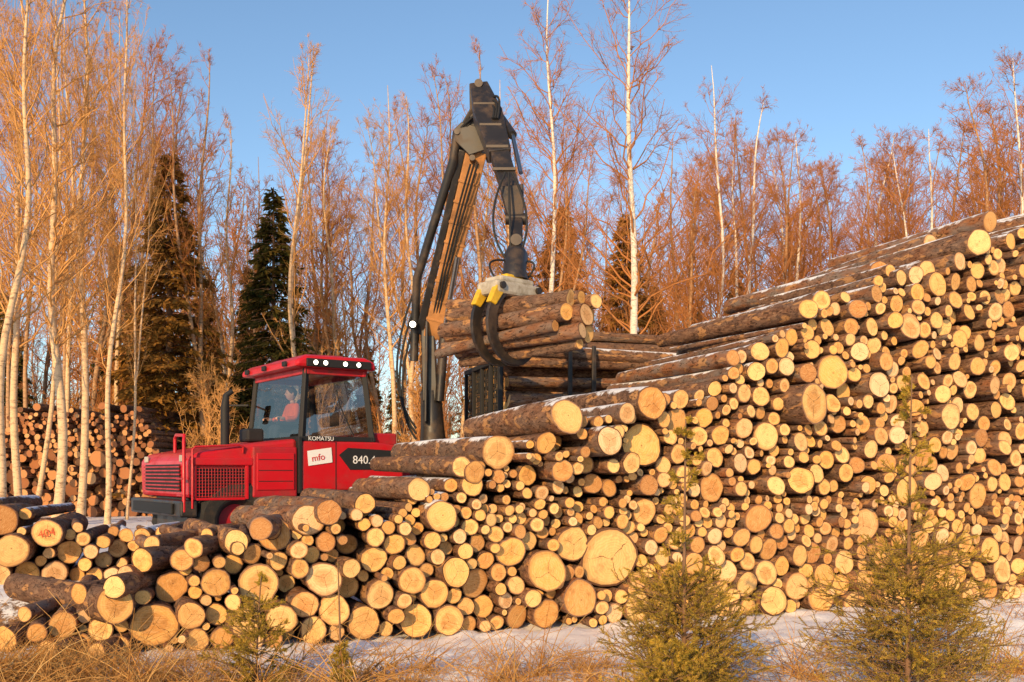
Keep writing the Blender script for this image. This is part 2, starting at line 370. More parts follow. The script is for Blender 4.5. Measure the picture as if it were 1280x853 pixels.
def pack(width,ztop,rfn,rng,nmax=1500,fill=5000,fillmin=.032,fixed=()):
    C=[list(c) for c in fixed]; nf=len(C); s=0
    while s<width:
        r,_=rfn(s); r=min(r,max(.05,float(ztop(s+r))/2)); C.append([s+r,r,r]); s+=2*r+rng.uniform(0,.02)
        for c in C[:nf]:
            if math.hypot(C[-1][0]-c[0],C[-1][1]-c[1])<C[-1][2]+c[2]-.01: 
                C.pop(); s-=r; break
    A=np.array(C); RM=.055
    def cand(P,r):
        a=A[P[:,0]]; b=A[P[:,1]]
        dx=b[:,0]-a[:,0]; dz=b[:,1]-a[:,1]; D=np.maximum(np.hypot(dx,dz),1e-6)
        ra=a[:,2]+r; rb=b[:,2]+r
        ok=(D<ra+rb); x=(D**2+ra**2-rb**2)/(2*D); h2=ra**2-x**2; ok&=h2>0
        h=np.sqrt(np.maximum(h2,0)); ux=dx/D; uz=dz/D; sg=np.where(ux>=0,1,-1)
        cs=a[:,0]+ux*x-uz*h*sg; cz=a[:,1]+uz*x+ux*h*sg
        lo=np.minimum(a[:,0],b[:,0])-.3*r; hi=np.maximum(a[:,0],b[:,0])+.3*r
        ok&=(cs>=lo)&(cs<=hi)&(cs>0)&(cs<width)&(cz>=r-.01)&(cz+r*.8<=ztop(cs))
        return cs,cz,ok
    PR=[]
    for i in range(len(A)):
        for j in range(i+1,len(A)):
            if math.hypot(A[i,0]-A[j,0],A[i,1]-A[j,1])<A[i,2]+A[j,2]+.3: PR.append((i,j))
    PR=np.array(PR); fails=0
    while fails<50 and len(A)<nmax and len(PR):
        r,rg=rfn(None)
        cs,cz,ok=cand(PR,r)
        if rg: ok&=(cs>rg[0])&(cs<rg[1])
        good=np.nonzero(ok)[0]
        good=good[np.argsort(cz[good])][:260]; placed=-1
        for q in good:
            dist=np.hypot(A[:,0]-cs[q],A[:,1]-cz[q])-A[:,2]-r
            if dist.min()>=-.006: placed=q; break
        if placed<0: fails+=1; continue
        fails=0; n=len(A); near=np.nonzero(dist<.32)[0]
        ns,nz=cs[placed],cz[placed]
        A=np.vstack([A,[ns,nz,r]])
        c2,z2,_=cand(PR,RM)
        keep=np.hypot(c2-ns,z2-nz)>=r+RM-.012
        PR=np.vstack([PR[keep],np.c_[near,np.full(len(near),n)]])
    for _ in range(fill):
        s=rng.uniform(0,width); z=rng.uniform(.03,max(.05,float(ztop(s))-.05))
        d=min((np.hypot(A[:,0]-s,A[:,1]-z)-A[:,2]).min(),z)
        if d>fillmin: A=np.vstack([A,[s,z,min(d+.005,.12)]])
    return A

# ------------------------------------------------------------------ terrain
def sst(a,b,x):
    t=min(1,max(0,(x-a)/(b-a))); return t*t*(3-2*t)
def gh(x,y):
    h=.30*sst(13.2,15,y)
    h=max(h,.34*sst(10.2,11.4,y)*sst(-3.6,-4.8,x))
    if y<16: 
        h+=.30*math.exp(-((x-5.2)/2.4)**2-((y-10.4)/1.0)**2)+.14*math.exp(-((x-1.6)/1.3)**2-((y-9.4)/.6)**2)
        h+=.07*(mn.noise(Vector((x*.9,y*.9,0)))) +.05*mn.noise(Vector((x*2.6,y*2.6,4)))+.03*mn.noise(Vector((x*7,y*7,7)))
    else: h+=.10*mn.noise(Vector((x*.3,y*.3,2)))
    if y>60: h+=(y-60)*.006
    return h
def axis(lo,hi,step,far,g=1.22):
    c=list(np.arange(lo,hi,step)); s=step; x=hi
    while x<far: c.append(x); s*=g; x+=s
    c.append(far); s=step; x=lo-step; pre=[]
    while x>-far: pre.append(x); s*=g; x-=s
    pre.append(-far); return np.array(pre[::-1]+c)
xs=axis(-9,9,.08,700); ys=axis(4.5,14.5,.08,700)
nx,ny=len(xs),len(ys)
V=np.zeros((ny,nx,3)); S=np.zeros((ny,nx))
for j,y in enumerate(ys):
    for i,x in enumerate(xs):
        V[j,i]=(x,y,gh(x,y))
        s=.90+.5*mn.noise(Vector((x*.45,y*.6,9)))
        if y>9.4: s-=.22*sst(9.4,11,y)*sst(1.5,-2,x)
        s-=.32*sst(-2.6,-4.4,x)*sst(12.8,8,y)
        s+=.35*sst(1,3,x)*sst(12,10,y)
        if x<-4 and 10<y<12: s-=.40
        S[j,i]=s
idx=np.arange(nx*ny).reshape(ny,nx)
F=np.stack([idx[:-1,:-1],idx[:-1,1:],idx[1:,1:],idx[1:,:-1]],-1).reshape(-1,4)
sc=S[:-1,:-1].reshape(-1); 
mbg=MB(); mbg.add(V.reshape(-1,3),F,0,col=np.c_[np.clip(sc,0,1.4),sc*0,sc*0])
gm,nt,b=newmat('snowy_ground')
at=N(nt,'ShaderNodeAttribute'); at.attribute_name='Col'; sep=N(nt,'ShaderNodeSeparateColor'); L(nt,at.outputs[0],sep.inputs[0])
n1=noise_(nt,1.6,8,.75); n2=noise_(nt,14,6,.7); n3=noise_(nt,5,8,.8)
v=math_(nt,'ADD',sep.outputs[0],math_(nt,'MULTIPLY',math_(nt,'SUBTRACT',n1,.5),1.8))
v=math_(nt,'ADD',v,math_(nt,'MULTIPLY',math_(nt,'SUBTRACT',n3,.5),1.3))
mk_=mrange(nt,v,.40,.50)
dirt=ramp(nt,n2,[(.3,(.06,.032,.018)),(.5,(.24,.13,.06)),(.7,(.50,.28,.12))])
sn=mix(nt,n2,(.90,.89,.90),(.95,.94,.93))
L(nt,mix(nt,mk_,dirt,sn),b.inputs['Base Color']); b.inputs['Roughness'].default_value=.65
b.inputs['Specular IOR Level'].default_value=.3
bump(nt,b,math_(nt,'ADD',n3,math_(nt,'MULTIPLY',mk_,.5)),.5,.06)
ground=mbg.obj('ground',[gm])
lap('ground')

# ------------------------------------------------------------------ main log pile
fd=np.array([11.2,4.5,0.]); FL=np.linalg.norm(fd); fd/=FL
ax=np.array([-fd[1],fd[0],0.])
A0=np.array([-4.28,9.,0])
prof_t=[0,.04,.08,.15,.25,.33,.36,.42,.5,.54,.6,.656,.69,.75,.87,1,1.2]
prof_z=[.34,.54,.70,1.00,1.34,1.62,1.92,2.32,2.48,2.52,2.84,3.30,3.66,3.92,4.38,5.05,5.6]
def ztop(s):
    s=np.asarray(s,float); z=np.interp(s/FL,prof_t,prof_z); return z+.09*np.sin(s*5.1)*np.minimum(1,s/3)+.07*np.sin(s*11)
def on_face(px,py,d):
    k=(px-640)/1250; t=(9*k+4.28)/(11.2-4.5*k); Y=9+4.5*t
    return (t*FL,1.7+(590-py)/1250*Y,d/2/1250*Y)
big=[on_face(*q) for q in [(765,698,78),(678,712,50),(717,680,45),(722,747,48),(573,779,43),(810,556,56),(1053,463,44),(1012,505,50),(965,545,36),(1092,657,44),(1140,612,36),(550,645,40),(640,690,37),(697,522,44),(626,565,44),(815,503,42),(948,648,36),(1105,480,34),(345,668,44),(270,728,36),(193,782,58),(745,552,36),(898,610,36),(1000,600,34),(1150,405,34),(1195,350,32),(1235,300,34),(815,640,34),(470,700,34),(410,640,32),(238,768,36),(1190,520,34),(1235,620,34),(860,525,34)]]
big=[b_ for b_ in big if b_[1]>b_[2]*.9]
rng=np.random.default_rng(5)
def rf(s):
    u=rng.uniform()
    if s is not None: return (rng.uniform(.11,.18),None) if u<.4 else (rng.uniform(.06,.12),None)
    if u<.08: return rng.uniform(.16,.21),None
    if u<.34: return rng.uniform(.115,.16),None
    return float(np.clip(rng.lognormal(math.log(.088),.32),.05,.15)),None
A=pack(14.0,ztop,rf,rng,1500,7000,.028,big)
print('pile logs',len(A)); lap('pack')
mb=MB()
for s,z,r in A:
    jit=rng.normal()*.065-(.12*rng.uniform() if r>.15 else 0)
    if s<3.5: jit+=rng.normal()*.12
    if 4<s<6 and z>1.7: jit-=rng.uniform(0,.35)
    P=A0+fd*s+ax*(jit+.07*z)+np.array([0,0,z])
    left=max(0,1-s/4.)
    d=ax+fd*rng.normal()*(.03+.12*left)+np.array([0,0,1])*(rng.normal()*.014+.02*left*abs(rng.normal()))
    top=float(ztop(s))-z<.35
    add_log(mb,P,d,rng.uniform(2.7,3.3)-.2*left,r,rng,seg=22 if r>.14 else 14,barkmat=2 if top and s>3 and rng.uniform()<.65 else 0)
for k in range(24):
    s=rng.uniform(9.4,14); r=rng.uniform(.07,.16)
    P=A0+fd*s+ax*rng.uniform(.3,1.3)+np.array([0,0,float(ztop(s))+rng.uniform(-.18,.06)])
    add_log(mb,P,ax+fd*rng.normal()*.08+np.array([0,0,rng.normal()*.02]),rng.uniform(2.6,3.6),r,rng,barkmat=2 if rng.uniform()<.8 else 0)
for s,z,r,sk,ln,dp in [(1.25,.86,.11,.22,2.2,0),(1.75,1.02,.12,-.12,2.2,0),(2.45,1.22,.16,-.20,2.0,.1),(3.0,1.38,.11,-.1,2.0,0),(3.6,1.52,.13,-.08,1.9,0),(.75,.74,.08,.30,2.0,0),(2.1,1.12,.09,.1,2.2,0),(4.2,1.70,.12,-.0,1.9,0),
    (.35,.58,.10,.55,1.9,.1),(.9,.86,.12,.48,2.0,.2),(-.25,.22,.12,.60,1.8,-.1),(.1,.12,.10,.75,1.6,-.35),(1.0,.98,.09,.62,1.8,.5),(1.5,1.08,.07,.4,2.0,.3),(-.1,.42,.07,.35,1.9,.1),(.5,.10,.09,.5,1.6,-.35),
    (1.35,.98,.10,.55,1.8,-.15),(1.95,1.16,.11,.38,1.8,-.2),(.65,.66,.11,.42,1.8,-.25)]:
    P=A0+fd*s+ax*(dp+rng.uniform(-.05,.15))+np.array([0,0,z])
    add_log(mb,P,ax+fd*sk+np.array([0,0,rng.normal()*.02]),ln,r,rng,barkmat=0,seg=20)
mb.obj('log_pile',[BARK,WOOD,BARKS])

# ------------------------------------------------------------------ small pile left (behind)
rng=np.random.default_rng(21)
C0=np.array([-7.3,11.7,.30])
def zt2(s): return np.interp(s,[0,1,1.7,2.2,3.2,4],[1.05,1.05,.92,.70,.70,.5])
def rf2(s):
    q=rng.uniform()
    if s is not None: return (rng.uniform(.14,.18),None) if s<1.8 else (rng.uniform(.08,.13),None)
    if q<.5: return rng.uniform(.14,.2),(0,2)
    return rng.uniform(.07,.12),(1.6,4)
A2=pack(3.9,zt2,rf2,rng,120,400,.04,[(1.70,.66,.175)])
mb=MB()
for k,(s,z,r) in enumerate(A2):
    jj=rng.normal()*.12 if k else -.25
    P=C0+fd*s+ax*jj+np.array([0,0,z])
    if k==0: mark=(P,r)
    add_log(mb,P,ax+fd*(rng.normal()*.10+.08 if k else .10),2.4 if s<1.8 else 1.9,r,rng,seg=20,barkmat=2 if rng.uniform()<.3 else 0)
lp2=mb.obj('log_pile',[BARK,WOOD,BARKS])
# ------------------------------------------------------------------ far pile
def zt3(s): return (3.5+.15*np.sin(np.asarray(s)*4))*np.minimum(1,s/1.2+.3)*np.minimum(1,(5.8-s)/1.6+.25)
def rf3(s): return (float(np.clip(rng.lognormal(math.log(.12),.35),.07,.24)),None)
A3=pack(5.8,zt3,rf3,rng,500,500,.06)
m,nt,b=newmat('shaded_cut_wood'); at=N(nt,'ShaderNodeAttribute'); at.attribute_name='Col'; sep=N(nt,'ShaderNodeSeparateColor'); L(nt,at.outputs[0],sep.inputs[0])
L(nt,ramp(nt,sep.outputs[0],[(0,(.12,.05,.025)),(.4,(.36,.14,.055)),(.7,(.54,.24,.09)),(1,(.64,.36,.16))]),b.inputs['Base Color']); b.inputs['Roughness'].default_value=.9  # red-brown log ends, colour darkened to put the far pile in shade
DARKW=m
mb=MB()
for s,z,r in A3:
    add_log(mb,np.array([-16.0+s,30.5+rng.normal()*.2,.3+z]),np.array([.03+rng.normal()*.03,1,0]),3.5,r,rng,seg=10)
mb.obj('log_pile',[BARK,DARKW,BARKS])
lap('piles')

# ------------------------------------------------------------------ forwarder
P0=Vector((-4.82,15.0,0.0))
FW=bpy.data.objects.new('forwarder',None); FW.location=P0; scene.collection.objects.link(FW)
FI=Matrix.Translation(P0).inverted()
MF=Matrix.Translation(P0)@Matrix.Rotation(rad(35),4,'Z')
RC=Vector((-2.53,18.2,0)); MR=Matrix.Translation(RC)@Matrix.Rotation(rad(16),4,'Z')
I4=Matrix.Identity(4)
def place(o,M,bev=0,seg=2):
    scene.collection.objects.link(o)
    o.parent=FW; o.matrix_basis=FI@M
    if bev:
        m=o.modifiers.new('bevel','BEVEL'); m.width=bev; m.segments=seg; m.limit_method='ANGLE'
    return o
def mesh_obj(name,v,f,mat,M,bev=0,smooth=False):
    me=bpy.data.meshes.new(name); me.from_pydata([tuple(a) for a in v],[],f); me.materials.append(mat)
    bm=bmesh.new(); bm.from_mesh(me); bmesh.ops.recalc_face_normals(bm,faces=bm.faces); bm.to_mesh(me); bm.free()
    if smooth:
        for p in me.polygons: p.use_smooth=True
    o=bpy.data.objects.new(name,me); return place(o,M,bev)
def box(name,mnv,mxv,mat,M=MF,bev=.02):
    (a,b,c),(d,e,f)=mnv,mxv
    v=[(a,b,c),(d,b,c),(d,e,c),(a,e,c),(a,b,f),(d,b,f),(d,e,f),(a,e,f)]
    return mesh_obj(name,v,[(0,3,2,1),(4,5,6,7),(0,1,5,4),(1,2,6,5),(2,3,7,6),(3,0,4,7)],mat,M,bev)
def prism(name,prof,y0,y1,mat,M=MF,bev=.03):
    n=len(prof); v=[(x,y0,z) for x,z in prof]+[(x,y1,z) for x,z in prof]
    f=[tuple(range(n)),tuple(range(2*n-1,n-1,-1))]+[(i,(i+1)%n,(i+1)%n+n,i+n) for i in range(n)]
    return mesh_obj(name,v,f,mat,M,bev)
def beam(name,p,q,w0,h0,w1,h1,mat,M=I4,bev=.02,up=(0,0,1)):
    p=Vector(p);q=Vector(q); d=(q-p).normalized(); u=d.cross(Vector(up))
    if u.length<.05: u=d.cross(Vector((0,1,0)))
    u.normalize(); w=u.cross(d)
    v=[]
    for c,ww,hh in ((p,w0,h0),(q,w1,h1)):
        for a,b in((-1,-1),(1,-1),(1,1),(-1,1)): v.append(c+u*a*ww/2+w*b*hh/2)
    return mesh_obj(name,v,[(0,1,2,3),(7,6,5,4),(0,4,5,1),(1,5,6,2),(2,6,7,3),(3,7,4,0)],mat,M,bev)
def tube(name,pts,r,mat,M=I4,sides=12,cap=True):
    mb=MB(); P=np.array([list(p) for p in pts],float)
    R=np.full(len(P),r) if np.isscalar(r) else np.array(r,float)
    if cap:
        P=np.vstack([P[0]+(P[0]-P[1])*1e-3,P,P[-1]+(P[-1]-P[-2])*1e-3]); R=np.r_[1e-4,R,1e-4]
    T=norm(np.gradient(P,axis=0)); U=np.zeros_like(T); pr=np.cross(T[1],[.3,.5,.8] if abs(T[1][2])<.9 else [1,.2,0])
    for i in range(len(P)):
        u=pr-T[i]*np.dot(pr,T[i]); u/=max(np.linalg.norm(u),1e-9); U[i]=u; pr=u
    W=np.cross(T,U); a=np.arange(sides)*2*math.pi/sides
    V=P[:,None]+R[:,None,None]*(np.cos(a)[None,:,None]*U[:,None]+np.sin(a)[None,:,None]*W[:,None])
    idx=np.arange(len(P)*sides).reshape(len(P),sides); A=idx[:-1];B=np.roll(A,-1,1);D=idx[1:];C=np.roll(D,-1,1)
    mb.add(V.reshape(-1,3),np.stack([A,B,C,D],-1).reshape(-1,4),0)
    me=mb.mesh(name,[mat])
    me.polygons.foreach_set('use_smooth',[sides>4]*len(me.polygons))
    o=bpy.data.objects.new(name,me); place(o,M)
    if cap and sides>4:
        m=o.modifiers.new('e','EDGE_SPLIT'); m.split_angle=rad(40)
    return o
def hose(name,p,q,sag,r=.018,M=I4,mat=None,side=(0,0,0)):
    p=np.array(p,float);q=np.array(q,float); t=np.linspace(0,1,14)[:,None]
    P=p+(q-p)*t+np.array([0,0,-1])*sag*4*t*(1-t)+np.array(side)*4*t*(1-t)
    return tube(name,P,r,mat or BLACKM,M,8)
box('front_chassis',(.1,.45,.75),(3.7,2.15,1.32),BLACK)
prism('hood',[(0.0,1.30),(-.02,1.88),(.10,2.00),(.9,2.14),(1.72,2.24),(1.72,1.30)],.06,2.72,RED,bev=.06)
box('hood_side_sill',(.02,.0,1.80),(.98,.10,1.92),RED,bev=.02)
box('side_grille_recess',(.07,.03,1.30),(.86,.09,1.77),BLACKM,bev=0)
mbx=MB(); seg=[]
for i in range(17):
    x=.09+i*.047; seg.append([[x,.015,1.32],[x,.015,1.76]])
for i in range(10):
    z=1.33+i*.047; seg.append([[.08,.018,z],[.85,.018,z]])
tubes(mbx,np.array(seg,float),np.full((len(seg),2),.007),4,0)
o=bpy.data.objects.new('side_grille_mesh',mbx.mesh('side_grille_mesh',[REDD])); place(o,MF)
for a,b in (((.05,.0,1.28),(.09,.04,1.8)),((.85,.0,1.28),(.90,.04,1.8)),((.091,.0,1.27),(.849,.04,1.31))): box('grille_frame',a,b,RED,bev=.008)
box('front_grille_recess',(-.035,.45,1.40),(-.005,2.35,1.82),BLACKM,bev=0)
for i in range(7): box('front_grille_slat',(-.055,.42,1.42+i*.058),(-.037,2.38,1.445+i*.058),REDD,bev=.004)
box('front_bumper',(-.16,-.02,1.02),(.10,2.8,1.27),BLACK,bev=.03)
box('bumper_plate',(-.20,.3,1.06),(-.162,2.5,1.22),BLACKM,bev=.01)
for y in (.35,2.3): box('head_lamp',(-.045,y-.09,1.86),(-.015,y+.09,1.96),WHT,bev=.01)
tube('guard_rail',[(-.10,.0,1.1),(-.10,.0,2.18),(-.08,.05,2.25),(-.05,.55,2.27),(-.05,.62,2.22),(-.05,.62,2.0)],.026,RED,MF)
tube('guard_rail',[(.02,-.02,1.15),(.02,-.02,2.04),(.06,-.02,2.08),(.75,.02,2.12),(.82,.02,2.09),(.82,.04,2.0)],.016,RED,MF)
for z in (1.35,1.6): beam('step_rung',(-.11,-.02,z),(-.11,.30,z),.04,.03,.04,.03,REDD,MF,.005)
box('side_fender',(.96,.0,1.30),(1.70,.3,2.10),REDD,bev=.03)
box('fender_panel',(1.02,-.025,1.42),(1.64,-.004,2.0),RED,bev=.01)
for z in (1.55,1.72,1.89): box('fender_seam',(1.05,-.029,z),(1.61,-.0255,z+.012),BLACKM,bev=0)
box('black_pillar_strip',(1.71,-.03,1.36),(1.77,.1,2.26),BLACKM,bev=.01)
prism('cab_lower_body',[(1.78,1.40),(1.78,2.20),(3.12,2.20),(3.62,2.14),(3.62,1.50),(3.3,1.40)],.0,2.5,RED,bev=.03)
box('door_seam',(2.36,-.006,1.42),(2.375,-.001,2.19),BLACKM,bev=0)
prism('side_stripe',[(2.42,1.98),(2.58,2.10),(3.5,2.06),(3.5,1.74),(2.62,1.74)],-.012,-.003,BLACKM,bev=0)
box('lower_step',(1.9,-.06,1.18),(2.7,.25,1.40),BLACKM,bev=.02)
box('rear_box',(3.10,.1,2.15),(3.55,2.3,2.36),REDD,bev=.03)
box('rear_side_locker',(3.63,.25,1.5),(3.95,2.2,2.2),REDD,bev=.03)
tube('exhaust_stack',[(.85,.95,2.1),(.85,.95,2.2),(.85,.95,2.75),(.87,.95,2.95),(.97,.95,3.02)],[.07,.07,.07,.05,.045],BLACKM,MF)
box('air_intake',(1.2,.9,2.2),(1.5,1.3,2.42),BLACKM,bev=.04)
def cx(z,f):
    t=(z-2.2)/1.18
    return 1.80+.10*t if f else 3.06-.12*t
yn,yf=.02,2.42
for f in (1,0):
    for y in (yn+.05,yf-.05):
        yy=y+(.06 if y<1 else -.06)
        beam('cab_pillar',(cx(2.2,f),y,2.2),(cx(3.38,f),yy,3.38),.09,.10,.08,.09,BLACKM,MF,.015)
beam('cab_pillar',(cx(2.2,1)+.02,2.05,2.2),(cx(3.38,1)+.02,2.0,3.38),.04,.04,.04,.04,BLACKM,MF,.01)
for (a,b) in (((1.80,yn+.05),(3.06,yn+.05)),((1.80,yf-.05),(3.06,yf-.05)),((1.80,yn),(1.80,yf)),((3.06,yn),(3.06,yf))):
    beam('window_sill',(a[0],a[1],2.24),(b[0],b[1],2.24),.09,.08,.09,.08,BLACKM,MF,.01)
for (a,b) in (((1.90,yn+.11),(2.94,yn+.11)),((1.90,yf-.11),(2.94,yf-.11)),((1.90,yn+.06),(1.90,yf-.06)),((2.94,yn+.06),(2.94,yf-.06))):
    beam('window_header',(a[0],a[1],3.34),(b[0],b[1],3.34),.08,.10,.08,.10,REDD,MF,.01)
def pane(name,pts): mesh_obj(name,pts,[(0,1,2,3)],GLASS,MF)
pane('side_glass',[(1.86,yn+.04,2.27),(3.0,yn+.04,2.27),(2.90,yn+.1,3.30),(1.95,yn+.1,3.30)])
pane('side_glass',[(1.86,yf-.04,2.27),(3.0,yf-.04,2.27),(2.90,yf-.1,3.30),(1.95,yf-.1,3.30)])
pane('windscreen',[(1.79,.1,2.27),(1.79,2.34,2.27),(1.885,2.30,3.30),(1.885,.14,3.30)])
pane('rear_glass',[(3.07,.1,2.27),(3.07,2.34,2.27),(2.965,2.30,3.30),(2.965,.14,3.30)])
tube('wiper',[(2.7,.03,2.3),(2.45,.035,2.8),(2.4,.05,3.05)],.012,BLACKM,MF,6)
prism('cab_roof',[(1.66,3.39),(1.68,3.50),(1.85,3.585),(2.9,3.60),(3.08,3.53),(3.10,3.39)],-.02,2.46,RED,bev=.05)
prism('roof_hatch',[(1.95,3.585),(2.05,3.66),(2.75,3.67),(2.85,3.59)],.5,1.9,REDD,bev=.04)
box('roof_lamp_bar',(1.84,-.06,3.40),(2.98,-.015,3.53),BLACKM,bev=.01)
for x in (1.98,2.15,2.50,2.74):
    tube('work_lamp_ring',[(x,-.055,3.465),(x,-.080,3.465)],.052,BLACKM,MF,14)
    tube('work_lamp_glass',[(x,-.082,3.465),(x,-.088,3.465)],.036,LAMP,MF,14)
for y in (.4,1.3,2.1): box('roof_marker_lamp',(1.62,y-.07,3.42),(1.662,y+.07,3.5),BLACKM,bev=.01)
beam('mirror_arm',(1.78,2.4,2.9),(1.45,2.65,2.9),.03,.03,.03,.03,BLACKM,MF,.004)
box('mirror',(1.42,2.58,2.65),(1.47,2.78,3.0),BLACKM,bev=.02)
box('cab_floor',(1.85,.1,2.10),(3.0,2.35,2.22),BLACKM,bev=0)
SY=1.50; SX=2.15
box('seat_base',(SX-.22,SY-.25,2.22),(SX+.25,SY+.25,2.38),SEAT,bev=.05)
prism('seat_back',[(SX-.02,2.36),(SX-.02+.30,2.36),(SX+.36,3.0),(SX+.28,3.0)],SY-.23,SY+.23,SEAT,bev=.05)
for s in (-.3,.3):
    box('armrest_console',(SX-.32,SY+s-.05,2.50),(SX+.1,SY+s+.05,2.57),BLACKM,bev=.02)
    tube('joystick',[(SX-.28,SY+s,2.57),(SX-.29,SY+s,2.68)],.018,BLACKM,MF,8)
box('control_screen',(2.85,1.0,2.5),(2.9,1.3,2.75),BLACKM,bev=.01)
OP=bpy.data.objects.new('machine_operator',None); OP.matrix_world=MF@Matrix.Translation((SX,SY,2.38))@Matrix.Rotation(math.pi,4,'Z'); scene.collection.objects.link(OP)
def skin(name,vs,es,rs,mat,root=0,sub=2):
    me=bpy.data.meshes.new(name); me.from_pydata(vs,es,[]); me.materials.append(mat)
    o=bpy.data.objects.new(name,me); scene.collection.objects.link(o); o.parent=OP
    o.modifiers.new('skin','SKIN'); 
    for i,r in enumerate(rs):
        sv=me.skin_vertices[0].data[i]; sv.radius=(r,r) if np.isscalar(r) else r; sv.use_root=(i==root)
    o.modifiers[0].use_smooth_shade=True
    m=o.modifiers.new('sub','SUBSURF'); m.levels=sub; m.render_levels=sub
    return o
skin('jacket_body',[(-.08,0,.06),(-.10,0,.26),(-.11,0,.44),(-.10,0,.52),(-.10,.18,.46),(-.03,.26,.24),(.17,.29,.24),(-.10,-.18,.46),(-.03,-.26,.24),(.17,-.29,.24)],
 [(0,1),(1,2),(2,3),(2,4),(4,5),(5,6),(2,7),(7,8),(8,9)],[(.15,.12),(.15,.12),(.15,.11),.06,.07,.055,.042,.07,.055,.042],JACK)
skin('trousers',[(-.08,0,.07),(-.04,.10,.08),(.25,.12,.10),(.28,.12,-.12),(-.04,-.10,.08),(.25,-.12,.10),(.28,-.12,-.12)],[(0,1),(1,2),(2,3),(0,4),(4,5),(5,6)],[.12,.095,.07,.05,.095,.07,.05],TROU)
for s in (1,-1):
    skin('boot',[(.22,.12*s,-.10),(.23,.12*s,-.125),(.32,.12*s,-.125)],[(0,1),(1,2)],[.05,.042,.032],BLACKM)
    skin('hand',[(.16,.29*s,.24),(.22,.295*s,.24),(.27,.30*s,.25)],[(0,1),(1,2)],[.028,.034,.03],SKIN,0)
    for k,(ln,oy) in enumerate(((.05,.026),(.058,.010),(.055,-.008),(.045,-.024))):
        y=.30*s+oy
        skin('finger',[(.26,y,.25),(.30,y,.262),(.30+ln*.5,y,.245),(.30+ln*.45,y,.215)],[(0,1),(1,2),(2,3)],[.010,.010,.009,.008],SKIN,0,1)
    skin('thumb',[(.22,.28*s,.25),(.25,.262*s,.268),(.285,.265*s,.262)],[(0,1),(1,2)],[.012,.011,.009],SKIN,0,1)
def ell(name,c,r,mat,seg=24):
    bm=bmesh.new(); bmesh.ops.create_uvsphere(bm,u_segments=seg,v_segments=16,radius=1)
    for v in bm.verts: 
        v.co=Vector((c[0]+v.co.x*r[0],c[1]+v.co.y*r[1]*(1-.18*max(0,-v.co.z)),c[2]+v.co.z*r[2]))
    me=bpy.data.meshes.new(name); bm.to_mesh(me); bm.free(); me.materials.append(mat)
    for p in me.polygons: p.use_smooth=True
    o=bpy.data.objects.new(name,me); scene.collection.objects.link(o); o.parent=OP; return o
skin('neck',[(-.10,0,.50),(-.08,0,.60)],[(0,1)],[.055,.052],SKIN)
ell('head',(-.06,0,.68),(.095,.075,.115),SKIN); ell('hair',(-.075,0,.705),(.098,.082,.105),HAIR)
ell('nose',(.035,0,.675),(.018,.012,.02),SKIN,8)
for s in (1,-1):
    ell('eye',(.022,.03*s,.695),(.012,.012,.009),BLACKM,8); ell('ear',(-.07,.078*s,.68),(.018,.012,.028),SKIN,8)
ell('mouth',(.026,0,.635),(.008,.022,.005),REDT,8)
def wheel(name,c,M,r=.67,w=.62):
    prof=[(.0,.10),(.25,.12),(.34,.28),(.38,.30),(.56,.31),(.64,.27),(.66,.12),(.66,0)]
    prof=prof+[(a,-b) for a,b in prof[::-1][1:]]
    n=40; v=[];f=[]
    for i in range(n):
        a=i*2*math.pi/n; lug=1.0 if i%2 else .955
        for (q,y) in prof:
            qq=q*(lug if q>.6 else 1); v.append((c[0]+qq*math.cos(a),c[1]+y,c[2]+qq*math.sin(a)))
    k=len(prof)
    for i in range(n):
        for j in range(k-1): f.append((i*k+j,((i+1)%n)*k+j,((i+1)%n)*k+j+1,i*k+j+1))
    mesh_obj(name,v,f,RUB,M)
    tube('wheel_rim',[(c[0],c[1]-.14,c[2]),(c[0],c[1]+.14,c[2])],.30,REDD,M,20)
for x in (.75,2.35):
    for y in (.32,2.28): wheel('wheel',(x,y,.94),MF)
for x in (3.3,4.8):
    for y in (-1.0,1.0): wheel('wheel',(x,y,.94),MR)
def text(name,s,size,M,loc,mat,rot=0):
    cu=bpy.data.curves.new(name,'FONT'); cu.body=s; cu.size=size; cu.extrude=.002; cu.materials.append(mat)
    o=bpy.data.objects.new(name,cu); scene.collection.objects.link(o); o.parent=FW
    o.matrix_basis=FI@M@Matrix.Translation(loc)@Matrix.Rotation(rad(90),4,'X')@Matrix.Rotation(rad(rot),4,'Z'); return o
text('model_number_lettering','840.4',.19,MF,(2.66,-.02,1.84),STICK)
text('maker_lettering','KOMATSU',.095,MF,(1.86,-.055,2.21),STICK)
mesh_obj('sticker',[(1.88,-.016,1.80),(2.30,-.016,1.86),(2.28,-.016,2.10),(1.86,-.016,2.04)],[(0,1,2,3)],STICK,MF)
text('sticker_lettering','mfo',.15,MF,(1.94,-.022,1.87),REDT,9)
# rear frame
beam('rear_chassis',(.2,0,1.15),(6.2,0,1.15),.7,.35,.6,.3,BLACK,MR,.02)
tube('articulation_joint',[(.0,0,.9),(.0,0,1.5)],.28,BLACKM,MR,20)
box('crane_pedestal',(.85,-.45,1.3),(1.5,.45,1.75),BLACK,MR,.04)
gx=2.05
for y in (-1.28,-.64,0,.64,1.28): beam('headboard_post',(gx,y,1.3),(gx,y,3.72),.07,.07,.07,.07,BLACKM,MR,.01)
for z in (1.36,2.0,2.7,3.68): beam('headboard_rail',(gx-.002,-1.3,z),(gx-.002,1.3,z),.08,.08,.08,.08,BLACKM,MR,.01)
mbx=MB(); seg=[]
for i in range(24): y=-1.25+i*.109; seg.append([[gx+.05,y,1.4],[gx+.05,y,3.66]])
for i in range(20): z=1.42+i*.117; seg.append([[gx+.06,-1.26,z],[gx+.06,1.26,z]])
